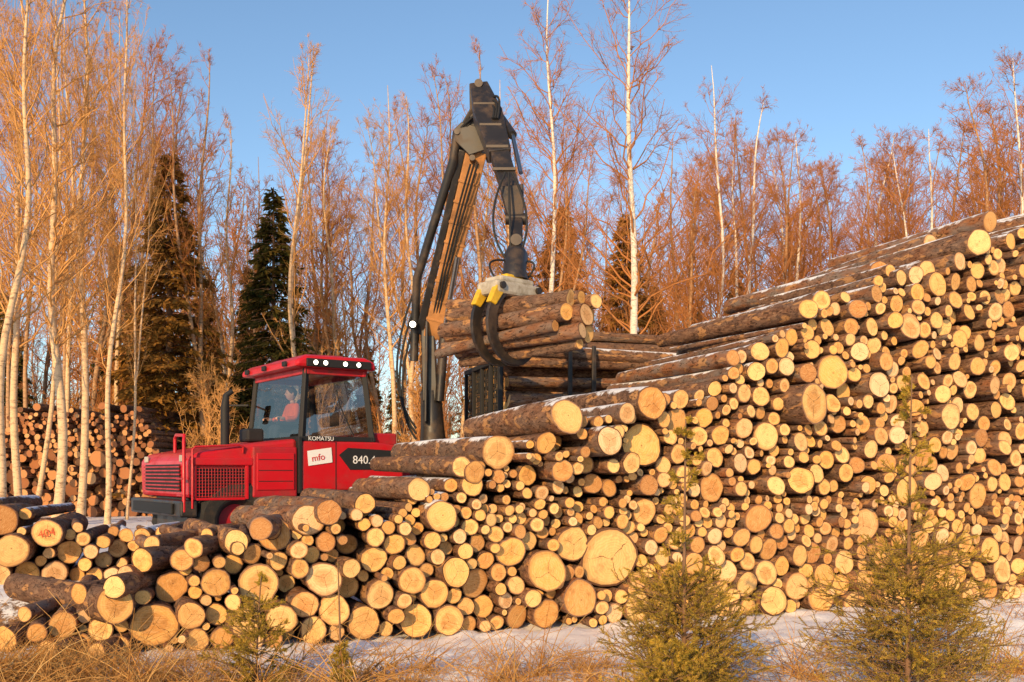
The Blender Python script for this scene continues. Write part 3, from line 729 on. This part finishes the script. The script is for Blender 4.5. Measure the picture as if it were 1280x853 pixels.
tubes(mbx,np.array(seg,float),np.full((len(seg),2),.012),4,0)
o=bpy.data.objects.new('headboard_mesh',mbx.mesh('headboard_mesh',[BLACKM])); place(o,MR)
for x in (3.3,3.75,5.4):
    box('bunk_bolster',(x-.09,-1.35,1.34),(x+.09,1.35,1.5),BLACK,MR,.02)
    for s in (-1,1): beam('bunk_stake',(x,s*1.36,1.34),(x,s*1.42,3.95),.10,.08,.07,.06,BLACK,MR,.01)
# ------ crane
base=Vector((-1.45,18.5,0))
mt=Vector((-1.55,18.5,4.35))
tube('slewing_ring',[base+Vector((0,0,1.6)),base+Vector((0,0,1.95))],.36,BLACK,sides=24)
tube('crane_mast',[base+Vector((0,0,1.9)),base+Vector((-.02,0,2.5)),base+Vector((-.05,0,3.2))],[.28,.22,.19],BLACK,sides=18)
beam('mast_upper',base+Vector((-.05,0,3.0)),mt,.28,.36,.24,.30,BLACK)
beam('mast_side_plate',base+Vector((-.12,-.18,2.6)),mt+Vector((0,-.16,.1)),.05,.42,.05,.34,BLACK)
elb=Vector((-.60,17.1,7.20)); 
ib0=mt+Vector((.08,0,-.15)); d1=(elb-ib0).normalized()
beam('inner_boom',ib0,elb,.28,.34,.26,.36,BROWN,up=(1,0,0))
for k in range(1,9):
    c=ib0.lerp(elb,k/9.5); beam('boom_weld_collar',c-d1*.02,c+d1*.02,.30,.38,.30,.38,BROWN,I4,.005,up=(1,0,0))
beam('inner_boom_back_beam',ib0+Vector((-.24,0,.08)),elb+Vector((-.24,0,.02)),.26,.14,.24,.12,BLACK,up=(1,0,0))
tip=Vector((-.56,16.95,8.22))
tube('crane_link_rod',[mt+Vector((-.26,-.05,-.6)),mt+Vector((-.20,-.1,.9)),elb+Vector((-.40,-.05,-.2)),elb+Vector((-.33,-.05,.30))],.08,BLACK,sides=14)
tube('lift_cylinder',[base+Vector((.12,-.2,3.0)),base+Vector((.22,-.25,4.3))],.085,BLACK,sides=14)
tube('lift_cylinder_rod',[base+Vector((.22,-.25,4.3)),ib0+d1*1.5+Vector((.12,-.18,0))],.045,STEEL,sides=14)
prism_pts=[elb+Vector(v) for v in ((-.38,0,.30),(-.26,0,.42),(-.02,0,.35),(.15,0,-.05),(-.12,0,-.14),(-.36,0,.10))]
for dy in (-.17,.17):
    v=[p+Vector((0,dy-.025,0)) for p in prism_pts]+[p+Vector((0,dy+.025,0)) for p in prism_pts]; n=6
    mesh_obj('elbow_plate',v,[tuple(range(n)),tuple(range(2*n-1,n-1,-1))]+[(i,(i+1)%n,(i+1)%n+n,i+n) for i in range(n)],BLACK,I4,.01)
for q in prism_pts[:1]+prism_pts[3:5]: tube('pivot_pin',[q+Vector((.05,-.22,-.05)),q+Vector((.05,.22,-.05))],.05,PIN,sides=14)
obe=Vector((0.0,15.35,5.95)); ob0=tip; dd=(obe-ob0)
beam('outer_boom',ob0+Vector((0,0,-.02)),ob0.lerp(obe,.30),.26,.30,.28,.48,BLACK,up=(1,0,0))
beam('outer_boom_mid',ob0.lerp(obe,.28),ob0.lerp(obe,.66),.28,.48,.24,.36,BLACK,up=(1,0,0))
beam('outer_boom_extension',ob0.lerp(obe,.55),obe,.20,.30,.19,.28,BLACK,up=(1,0,0))
beam('boom_knuckle',elb+Vector((.02,0,.1)),tip+Vector((-.04,0,.05)),.28,.26,.24,.24,BLACK,up=(1,0,0))
beam('knuckle_link',elb+Vector((-.30,0,.32)),tip+Vector((-.10,0,-.35)),.2,.08,.2,.08,BLACK,up=(1,0,0))
tube('outer_boom_cylinder',[ob0+Vector((.20,-.06,-.30)),ob0+dd*.48+Vector((.30,-.06,.0))],.075,BLACK,sides=14)
tube('outer_cylinder_rod',[ob0+dd*.48+Vector((.30,-.06,.0)),ob0+dd*.82+Vector((.24,-.06,.0))],.035,STEEL,sides=12)
tube('boom_pin',[tip+Vector((0,-.2,0)),tip+Vector((0,.2,0))],.07,PIN,sides=14)
for k in (.2,.4,.6,.8):
    c=ob0+dd*k; beam('hose_clamp',c+Vector((.17,-.15,0)),c+Vector((-.19,-.15,0)),.04,.05,.04,.05,PIN,I4,.005)
for k in range(3): hose('hydraulic_hose',elb+Vector((-.3+.05*k,-.16,.3)),ob0+dd*.35+Vector((.05+.04*k,-.2,0)),-.30-.08*k,.02,side=(.22,0,0))
for k in range(3): hose('hydraulic_hose',base+Vector((-.3,-.2,2.3+.1*k)),mt+Vector((-.28,-.1,.3*k)),.2,.022,side=(-.22-.05*k,0,0))
for k in range(3): hose('hydraulic_hose',base+Vector((-.05,-.3,1.9)),Vector((-2.6+.1*k,17.2,1.9)),.1-.12*k,.024)
for k in range(3): hose('hydraulic_hose',ib0+Vector((.05*k,-.20,.2)),elb+Vector((-.1+.06*k,-.22,-.3)),.05,.018,side=(-.05,0,0))
beam('extension_tip',obe+Vector((0,0,.1)),obe+Vector((.06,-.12,-.38)),.24,.36,.20,.24,BLACK,up=(1,0,0))
lk=obe+Vector((.06,-.14,-.40))
tube('swing_brake_pin',[lk+Vector((-.16,0,0)),lk+Vector((.16,0,0))],.09,PIN,sides=14)
rt=Vector((.06,14.85,5.0))
beam('suspension_link',lk,rt+Vector((0,0,.12)),.20,.14,.20,.16,BLACK)
tube('swing_brake_pin',[rt+Vector((0,-.15,.12)),rt+Vector((0,.15,.12))],.085,PIN,sides=14)
gt=Vector((.04,14.62,4.52))
tube('rotator',[rt+Vector((0,0,.1)),rt+Vector((0,-.02,-.05)),rt+Vector((0,-.05,-.1)),gt+Vector((0,0,.12)),gt],[.09,.16,.18,.17,.20],BLACK,sides=20)
for k in range(3): hose('hydraulic_hose',obe+Vector((-.1+.05*k,-.16,.3)),rt+Vector((-.12+.05*k,-.14,-.2)),.10,.018,side=(-.20+.2*k,-.1,0))
# bundle
bp=Vector((.86,13.62,3.80)); bd=Vector((-.70,.715,-.005)).normalized(); bu=Vector((0,0,1)); bs=bd.cross(bu).normalized()
gc=bp+bd*1.28
rngb=np.random.default_rng(3)
logs=[(0,.02,.155),(-.27,.05,.12),(.27,.03,.13),(-.13,-.22,.115),(.13,-.23,.12),(-.02,-.38,.075),(.20,.24,.10),(-.18,.25,.12),(.01,.28,.10),(.34,-.16,.085),(-.34,-.14,.085)]
mb=MB()
for a,h,r in logs:
    p=bp+bs*a*.95+bu*(h*.95)+bd*rngb.uniform(-.25,.25)
    dr=bd+bs*rngb.normal()*.03+bu*(rngb.normal()*.03-.02)
    add_log(mb,p,dr,rngb.uniform(2.4,2.8),r,rngb,seg=20,bendamt=.006)
mb.obj('held_log_bundle',[BARK,WOOD,BARKS])
def G(a,h,l=0): return gc+bs*a+bu*h+bd*l
beam('grapple_housing',G(-.46,.53),G(.46,.53),.44,.20,.44,.20,WHT,I4,.05)
beam('grapple_cover',G(-.34,.66),G(.34,.66),.36,.10,.36,.10,WHT,I4,.04)
beam('grapple_crown',G(-.18,.70),G(.18,.70),.26,.12,.24,.12,YEL,I4,.03)
for s in (-1,1):
    for l in ((-.16,.16) if s<0 else (0,)):
        pts=[]
        for k in range(15):
            th=rad(62)-rad(k*12.2); R=.52+.03*math.sin(k*.3)
            pts.append(G(s*R*math.cos(th)*.95,R*math.sin(th)*1.05+.02,l))
        rr=[.04+.045*math.sin(math.pi*min(1,(k+3)/15)) for k in range(15)]; rr[-1]=.015
        v=[];f=[]
        for k,p in enumerate(pts):
            c=G(0,0,l); o_=(p-c).normalized(); w=rr[k]
            for du,dl in ((-w,-.028),(w,-.028),(w,.028),(-w,.028)): v.append(p+o_*du+bd*dl)
        for k in range(14):
            for j in range(4): f.append((k*4+j,k*4+(j+1)%4,(k+1)*4+(j+1)%4,(k+1)*4+j))
        f+= [(0,1,2,3),(59,58,57,56)]
        mesh_obj('grapple_claw',v,f,BLACK,I4,.006)
        mesh_obj('claw_shoulder',[G(s*.18,.62,l-.05),G(s*.42,.60,l-.05),G(s*.58,.30,l-.05),G(s*.46,.26,l-.05),G(s*.18,.62,l+.05),G(s*.42,.60,l+.05),G(s*.58,.30,l+.05),G(s*.46,.26,l+.05)],
            [(0,1,2,3),(7,6,5,4),(0,4,5,1),(1,5,6,2),(2,6,7,3),(3,7,4,0)],YEL if s<0 else BLACK,I4,.015)
    tube('grapple_pin',[G(s*.36,.55,-.26),G(s*.36,.55,.26)],.05,PIN,sides=12)
for s in (-1,1): hose('hydraulic_hose',rt+Vector((.05*s,-.1,-.2)),G(.3*s,.70,0),-.1,.016,side=(.18*s,-.05,0))
box('crane_lamp_housing',(-.07,-.05,-.07),(.07,.05,.07),BLACKM,Matrix.Translation((-1.80,18.2,4.38)),.02)
tube('crane_lamp_glass',[(-1.80,18.145,4.38),(-1.80,18.12,4.38)],.055,LAMP,sides=14)
beam('lamp_bracket',(-1.80,18.25,4.38),tuple(mt),.03,.03,.03,.03,BLACKM)
lap('forwarder')
# ------------------------------------------------------------------ load on the bunk
rng=np.random.default_rng(9)
def zt4(s): return 2.70+.12*np.sin(np.asarray(s)*3)
A4=pack(2.6,zt4,lambda s:(rng.uniform(.085,.16),None),rng,160,200,.05)
mb=MB(); Rm=np.array(MR.to_3x3())
for s,z,r in A4:
    lx=2.2+abs(rng.normal())*.08
    P=np.array(RC)+Rm@np.array([lx,s-1.3,1.5+z]); D=Rm@np.array([1,rng.normal()*.012,rng.normal()*.010])
    add_log(mb,P,D,rng.uniform(4.2,5.0),r,rng,seg=14,barkmat=2 if z>2.3 and rng.uniform()<.5 else 0)
mb.obj('log_load',[BARK,WOOD,BARKS])

# ------------------------------------------------------------------ trees
BT=[bare_tree(100+i,H,r,n1,9,6,tm,sp,up,an,tw,ln,8,fk) for i,(H,r,n1,tm,sp,up,an,tw,ln,fk) in enumerate([
  (19,.13,46,.26,.17,.42,36,1.1,.05,False),(17,.11,40,.30,.16,.45,36,1.1,.02,True),(20,.14,52,.24,.18,.40,38,1.1,-.02,False),
  (18,.15,64,.28,.25,.18,50,1.15,-.02,False),(16,.12,60,.22,.25,.22,48,1.15,.03,True),(18,.11,54,.26,.20,.32,44,1.1,-.03,False)])]
BM=[]
for i,t in enumerate(BT): BM.append((t.mesh('bare_tree_mesh_a%d'%i,[ASPEN,TWIG2]),t.mesh('bare_tree_mesh_b%d'%i,[BIRCH,TWIG]),t.mesh('bare_tree_mesh_c%d'%i,[ASPEN2,TWIG]),[19,17,20,18,16,18][i]))
def tree(name,var,kind,px,Y,top,rot=None,wid=1.0,lean=0):
    me=BM[var][kind]; H=BM[var][3]; z0=.28
    Z=1.7+(590-top)/1250*Y
    s=(Z-z0)/H
    o=bpy.data.objects.new(name,me); o.location=((px-640)/1250*Y,Y,z0-.05); o.scale=(s*wid,s*wid,s)
    o.rotation_euler=(random.uniform(-.02,.02),lean,rot if rot is not None else random.uniform(0,6.28)); scene.collection.objects.link(o); return o
for px,Y,top,v,kd,wd in [(0,24,-120,0,0,1),(24,27,-90,2,0,.9),(70,25,-130,3,0,.9),(88,31,-20,5,0,.8),(100,27,-90,2,0,.9),(134,26,-60,0,0,.7),(150,34,20,5,0,.8),(168,37,70,1,2,.8),(-40,26,-100,0,0,1),(-70,29,-80,2,0,1),(36,36,0,5,2,.8),(140,40,50,2,2,.8),(60,40,20,1,2,.8),
     (12,33,-20,5,2,.7),(44,29,-40,1,0,.7),(112,37,10,4,2,.8),(158,28,100,1,0,.5),(185,38,120,5,2,.7),(200,42,160,2,2,.8)]:
    tree('aspen_tree' if kd==0 else 'alder_tree',v,kd,px,Y,top,rot=random.uniform(-.9,.9),wid=wd,lean=random.uniform(-.01,.05))
for px,Y,top,v,k in [(272,33,68,1,2),(232,38,120,5,2),(300,40,150,1,0),(322,44,190,5,2),(376,34,62,1,0),(390,42,170,4,2),(404,40,150,5,2),(430,38,165,2,0),(452,44,240,1,2),(472,40,200,4,2),(492,36,105,5,0),(512,42,130,2,2),(532,36,120,1,0),(548,45,140,3,2),(560,40,100,5,2),(585,44,150,2,0),(610,38,60,1,2),
   (636,42,100,5,0),(660,46,150,4,2),(684,30,-30,5,1),(700,42,160,1,2),(728,46,200,3,2),(815,25,-75,3,1),(765,44,240,4,2),(800,48,220,3,2),(835,44,170,4,2),(855,40,190,4,2),(882,44,200,3,2),(905,36,85,5,1),(925,40,140,1,2),(948,37,120,4,1),(968,46,170,4,2),(985,40,160,3,2),(1010,44,165,4,1),(1030,46,210,4,2),(1045,46,205,3,2),(1075,42,180,4,2),(1092,48,190,3,2),(1110,44,165,3,1),(1132,46,180,4,2),(1150,42,175,3,2),(1170,46,175,4,2),(1185,38,150,4,1),(1205,44,150,3,2),(1225,40,105,3,2),(1245,46,130,4,2),(1262,34,75,3,1),(1285,40,90,4,2),(1300,36,60,4,1),(1340,38,50,3,1),(1400,40,80,4,1)]:
    tree('birch_tree' if k==1 else 'alder_tree',v,k,px,Y,top,lean=random.uniform(-.03,.03))
lap('bare trees')
SM=[]
for i,(H,R,d) in enumerate([(13,2.3,1.0),(11,1.7,.9),(12,2.0,1.0)]):
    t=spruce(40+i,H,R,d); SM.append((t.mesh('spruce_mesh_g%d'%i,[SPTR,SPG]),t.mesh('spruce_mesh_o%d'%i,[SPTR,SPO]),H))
def spr(v,k,px,Y,top,wid=1.0):
    H=SM[v][2]; Z=1.7+(590-top)/1250*Y; s=(Z-.25)/H
    o=bpy.data.objects.new('spruce_tree',SM[v][k]); o.location=((px-640)/1250*Y,Y,.2); o.scale=(s*wid,s*wid,s); o.rotation_euler=(0,0,random.uniform(0,6)); scene.collection.objects.link(o)
for a in [(0,1,212,33,186,1.3),(1,0,342,34,232,1.25),(2,1,700,48,250,1.35),(1,1,782,44,262,1.2),(0,0,150,52,300,1),(2,1,255,50,330,1.1),(1,1,920,48,330,1.1),(2,0,395,55,400,1.1),(1,1,460,52,430,1.2),(2,1,870,55,380,1.2),(0,1,610,60,380,1.3),(1,0,10,50,360,1.2),(0,1,655,52,310,1.0),(2,1,820,60,350,1.3),(2,1,980,60,360,1.3),(0,0,-60,50,300,1.2),(1,0,310,48,330,1.0),(2,1,180,46,330,1.1)]: spr(*a)
DC=bpy.data.collections.new('distant_forest_trees')
small=[]
for i in range(3):
    small.append(bare_tree(300+i,16,.11,34,8,3,.2,.23,.35,42,2.4,.0,5).mesh('distant_bare_tree_mesh%d'%i,[ASPEN2,TWIG]))
r2=random.Random(4)
for k in range(250):
    Y=r2.uniform(50,110); X=r2.uniform(-.65,.65)*Y
    q=r2.random()
    if q<.84: me=small[k%3]; sc_=r2.uniform(.8,1.2)
    else: me=SM[k%3][1 if r2.random()<.6 else 0]; sc_=r2.uniform(.7,1.1)
    if X>.25*Y: sc_*=1.05
    o=bpy.data.objects.new('distant_tree',me); o.location=(X,Y,.1+max(0,Y-60)*.006); o.scale=(sc_*1.1,sc_*1.1,sc_); o.rotation_euler=(0,0,r2.uniform(0,6.28)); DC.objects.link(o)
e=bpy.data.objects.new('distant_forest',None); e.instance_type='COLLECTION'; e.instance_collection=DC; scene.collection.objects.link(e)
UC=bpy.data.collections.new('undergrowth_shrubs')
um=[bare_tree(500+i,3.2,.02,26,6,4,.03,.30,.5,30,1.1,.05,4).mesh('undergrowth_shrub_mesh%d'%i,[TWIG2,TWIG2 if i%2 else TWIG]) for i in range(3)]
for k in range(230):
    Y=r2.uniform(27,60); X=r2.uniform(-.62,.62)*Y
    if X<-9.5 and Y<30: continue
    o=bpy.data.objects.new('undergrowth_shrub',um[k%3]); o.location=(X,Y,.2); s=r2.uniform(.5,1.6); o.scale=(s,s,s); o.rotation_euler=(0,0,r2.uniform(0,6.28)); UC.objects.link(o)
e=bpy.data.objects.new('undergrowth',None); e.instance_type='COLLECTION'; e.instance_collection=UC; scene.collection.objects.link(e)
lap('forest')
# ------------------------------------------------------------------ young spruces in front
def ysp(seed,x,y,H,R,bush,nbr,ned=1.0):
    young_spruce(seed,H,R,bush,nbr,ned).obj('young_spruce_tree',[SPTR,YSP],(x,y,gh(x,y)-.03))
ysp(1,1.22,7.1,2.15,.64,.44,190)
ysp(2,2.85,7.2,2.45,.76,.46,190)
ysp(3,-2.02,7.9,.95,.36,.7,70)
ysp(4,-1.32,7.7,1.05,.12,.3,40,.7)
ysp(5,3.75,8.6,1.0,.4,.6,60)
ysp(6,1.05,6.6,.62,.42,.8,70)
lap('young spruce')
# ------------------------------------------------------------------ dry grass and brushwood
def blades(name,zones,mats,seed,thick=.0022):
    rng=np.random.default_rng(seed); mb=MB()
    for (cx_,cy_,sx,sy,n,ln,flat) in zones:
        x=rng.normal(cx_,sx,n); y=np.clip(rng.normal(cy_,sy,n),5.2,30)
        k=max(3,n//40); tx=x[:k]; ty=y[:k]; w=rng.uniform(size=n)<.7; pick=rng.integers(0,k,n)
        x=np.where(w,tx[pick]+rng.normal(size=n)*.07,x); y=np.where(w,ty[pick]+rng.normal(size=n)*.07,y)
        z=np.array([gh(a,b) for a,b in zip(x,y)])-.01
        az=rng.uniform(0,6.28,n); tl=rng.uniform(.1,flat,n)
        Ln=ln*rng.uniform(.35,1.2,n); K=5; tt=np.linspace(0,1,K)[None,:]
        hor=np.c_[np.cos(az),np.sin(az)]
        P=np.zeros((n,K,3)); ang=tl[:,None]+tt*rng.uniform(.2,1.3,n)[:,None]
        hh=np.cumsum(np.sin(ang),1)/K*Ln[:,None]; vv=np.cumsum(np.cos(ang),1)/K*Ln[:,None]
        hh-=hh[:,:1]; vv-=vv[:,:1]
        P[:,:,0]=x[:,None]+hor[:,:1]*hh; P[:,:,1]=y[:,None]+hor[:,1:]*hh; P[:,:,2]=z[:,None]+np.maximum(vv,-.01)
        tubes(mb,P,(thick*rng.uniform(.6,1.5,n))[:,None]*np.linspace(1,.35,K)[None],3,0,col=rng.uniform(0,1,(n,3)))
    return mb.obj(name,mats)
blades('dry_grass',[(-3.9,7.9,.6,.5,3600,.5,1.0),(-2.6,8.2,.8,.35,1400,.3,1.2),(-.8,8.1,1.1,.4,1500,.34,1.3),(.6,8.1,.9,.4,900,.36,1.2),(2.2,8.1,1.1,.5,900,.34,1.2),(4,8.4,1.2,.6,1200,.38,1.2),(5.5,10.5,1.,.5,600,.35,1.2),(-5.8,10.2,1.2,.6,700,.25,1.3),(-9,18,4,3,1500,.5,1.),(1,9.3,3,.25,900,.22,1.4)],[GRS],8,.0026)
blades('brushwood',[(-3.8,7.7,.5,.35,280,1.0,1.25),(-.6,8.1,1.0,.3,220,.9,1.45),(1.0,8.0,.8,.3,150,.9,1.45),(3.2,8.3,1.4,.5,170,.9,1.4),(-2.4,8.2,.6,.3,110,.7,1.4)],[GRS],18,.0048)
# ------------------------------------------------------------------ spray mark on a log end
P,r=mark
mk=bpy.data.curves.new('painted_number','FONT'); mk.body='404'; mk.size=.13; mk.extrude=.001; mk.materials.append(SPRAY); mk.align_x='CENTER'; mk.align_y='CENTER'
om=bpy.data.objects.new('painted_number',mk); scene.collection.objects.link(om); om.parent=lp2
om.matrix_basis=Matrix.Translation(Vector(P)-Vector(ax)*.035)@Matrix.Rotation(math.atan2(fd[1],fd[0]),4,'Z')@Matrix.Rotation(rad(90),4,'X')@Matrix.Rotation(rad(12),4,'Z')

# ------------------------------------------------------------------ light, sky, camera
el,azs=rad(18),rad(19)
w=bpy.data.worlds.new('World'); scene.world=w; w.use_nodes=True; nt=w.node_tree
sky=nt.nodes.new('ShaderNodeTexSky'); sky.sky_type='NISHITA'; sky.sun_disc=False; sky.sun_elevation=el; sky.sun_rotation=rad(180)+azs
sky.air_density=1.0; sky.dust_density=.4; sky.ozone_density=2.2
tint=mix(nt,1.0,sky.outputs[0],(1.16,1.22,1.24),'MULTIPLY')
nt.links.new(tint,nt.nodes['Background'].inputs[0]); nt.nodes['Background'].inputs[1].default_value=.15
sl=bpy.data.lights.new('sun','SUN'); sl.energy=5.0; sl.angle=rad(.5); sl.color=(1,.66,.31)
so=bpy.data.objects.new('sun',sl); scene.collection.objects.link(so)
dirv=Vector((math.sin(azs)*math.cos(el),math.cos(azs)*math.cos(el),-math.sin(el)))
so.rotation_euler=dirv.to_track_quat('-Z','Y').to_euler(); so.location=(-8,-15,10)
cam=bpy.data.cameras.new('camera'); cam.lens=35.16; cam.sensor_width=36; cam.shift_y=.128; cam.clip_end=3000
co=bpy.data.objects.new('camera',cam); co.location=(0,0,1.7); co.rotation_euler=(rad(90),0,0); scene.collection.objects.link(co); scene.camera=co
scene.view_settings.view_transform='Standard'; scene.view_settings.look='None'; scene.view_settings.exposure=0
lap('done')
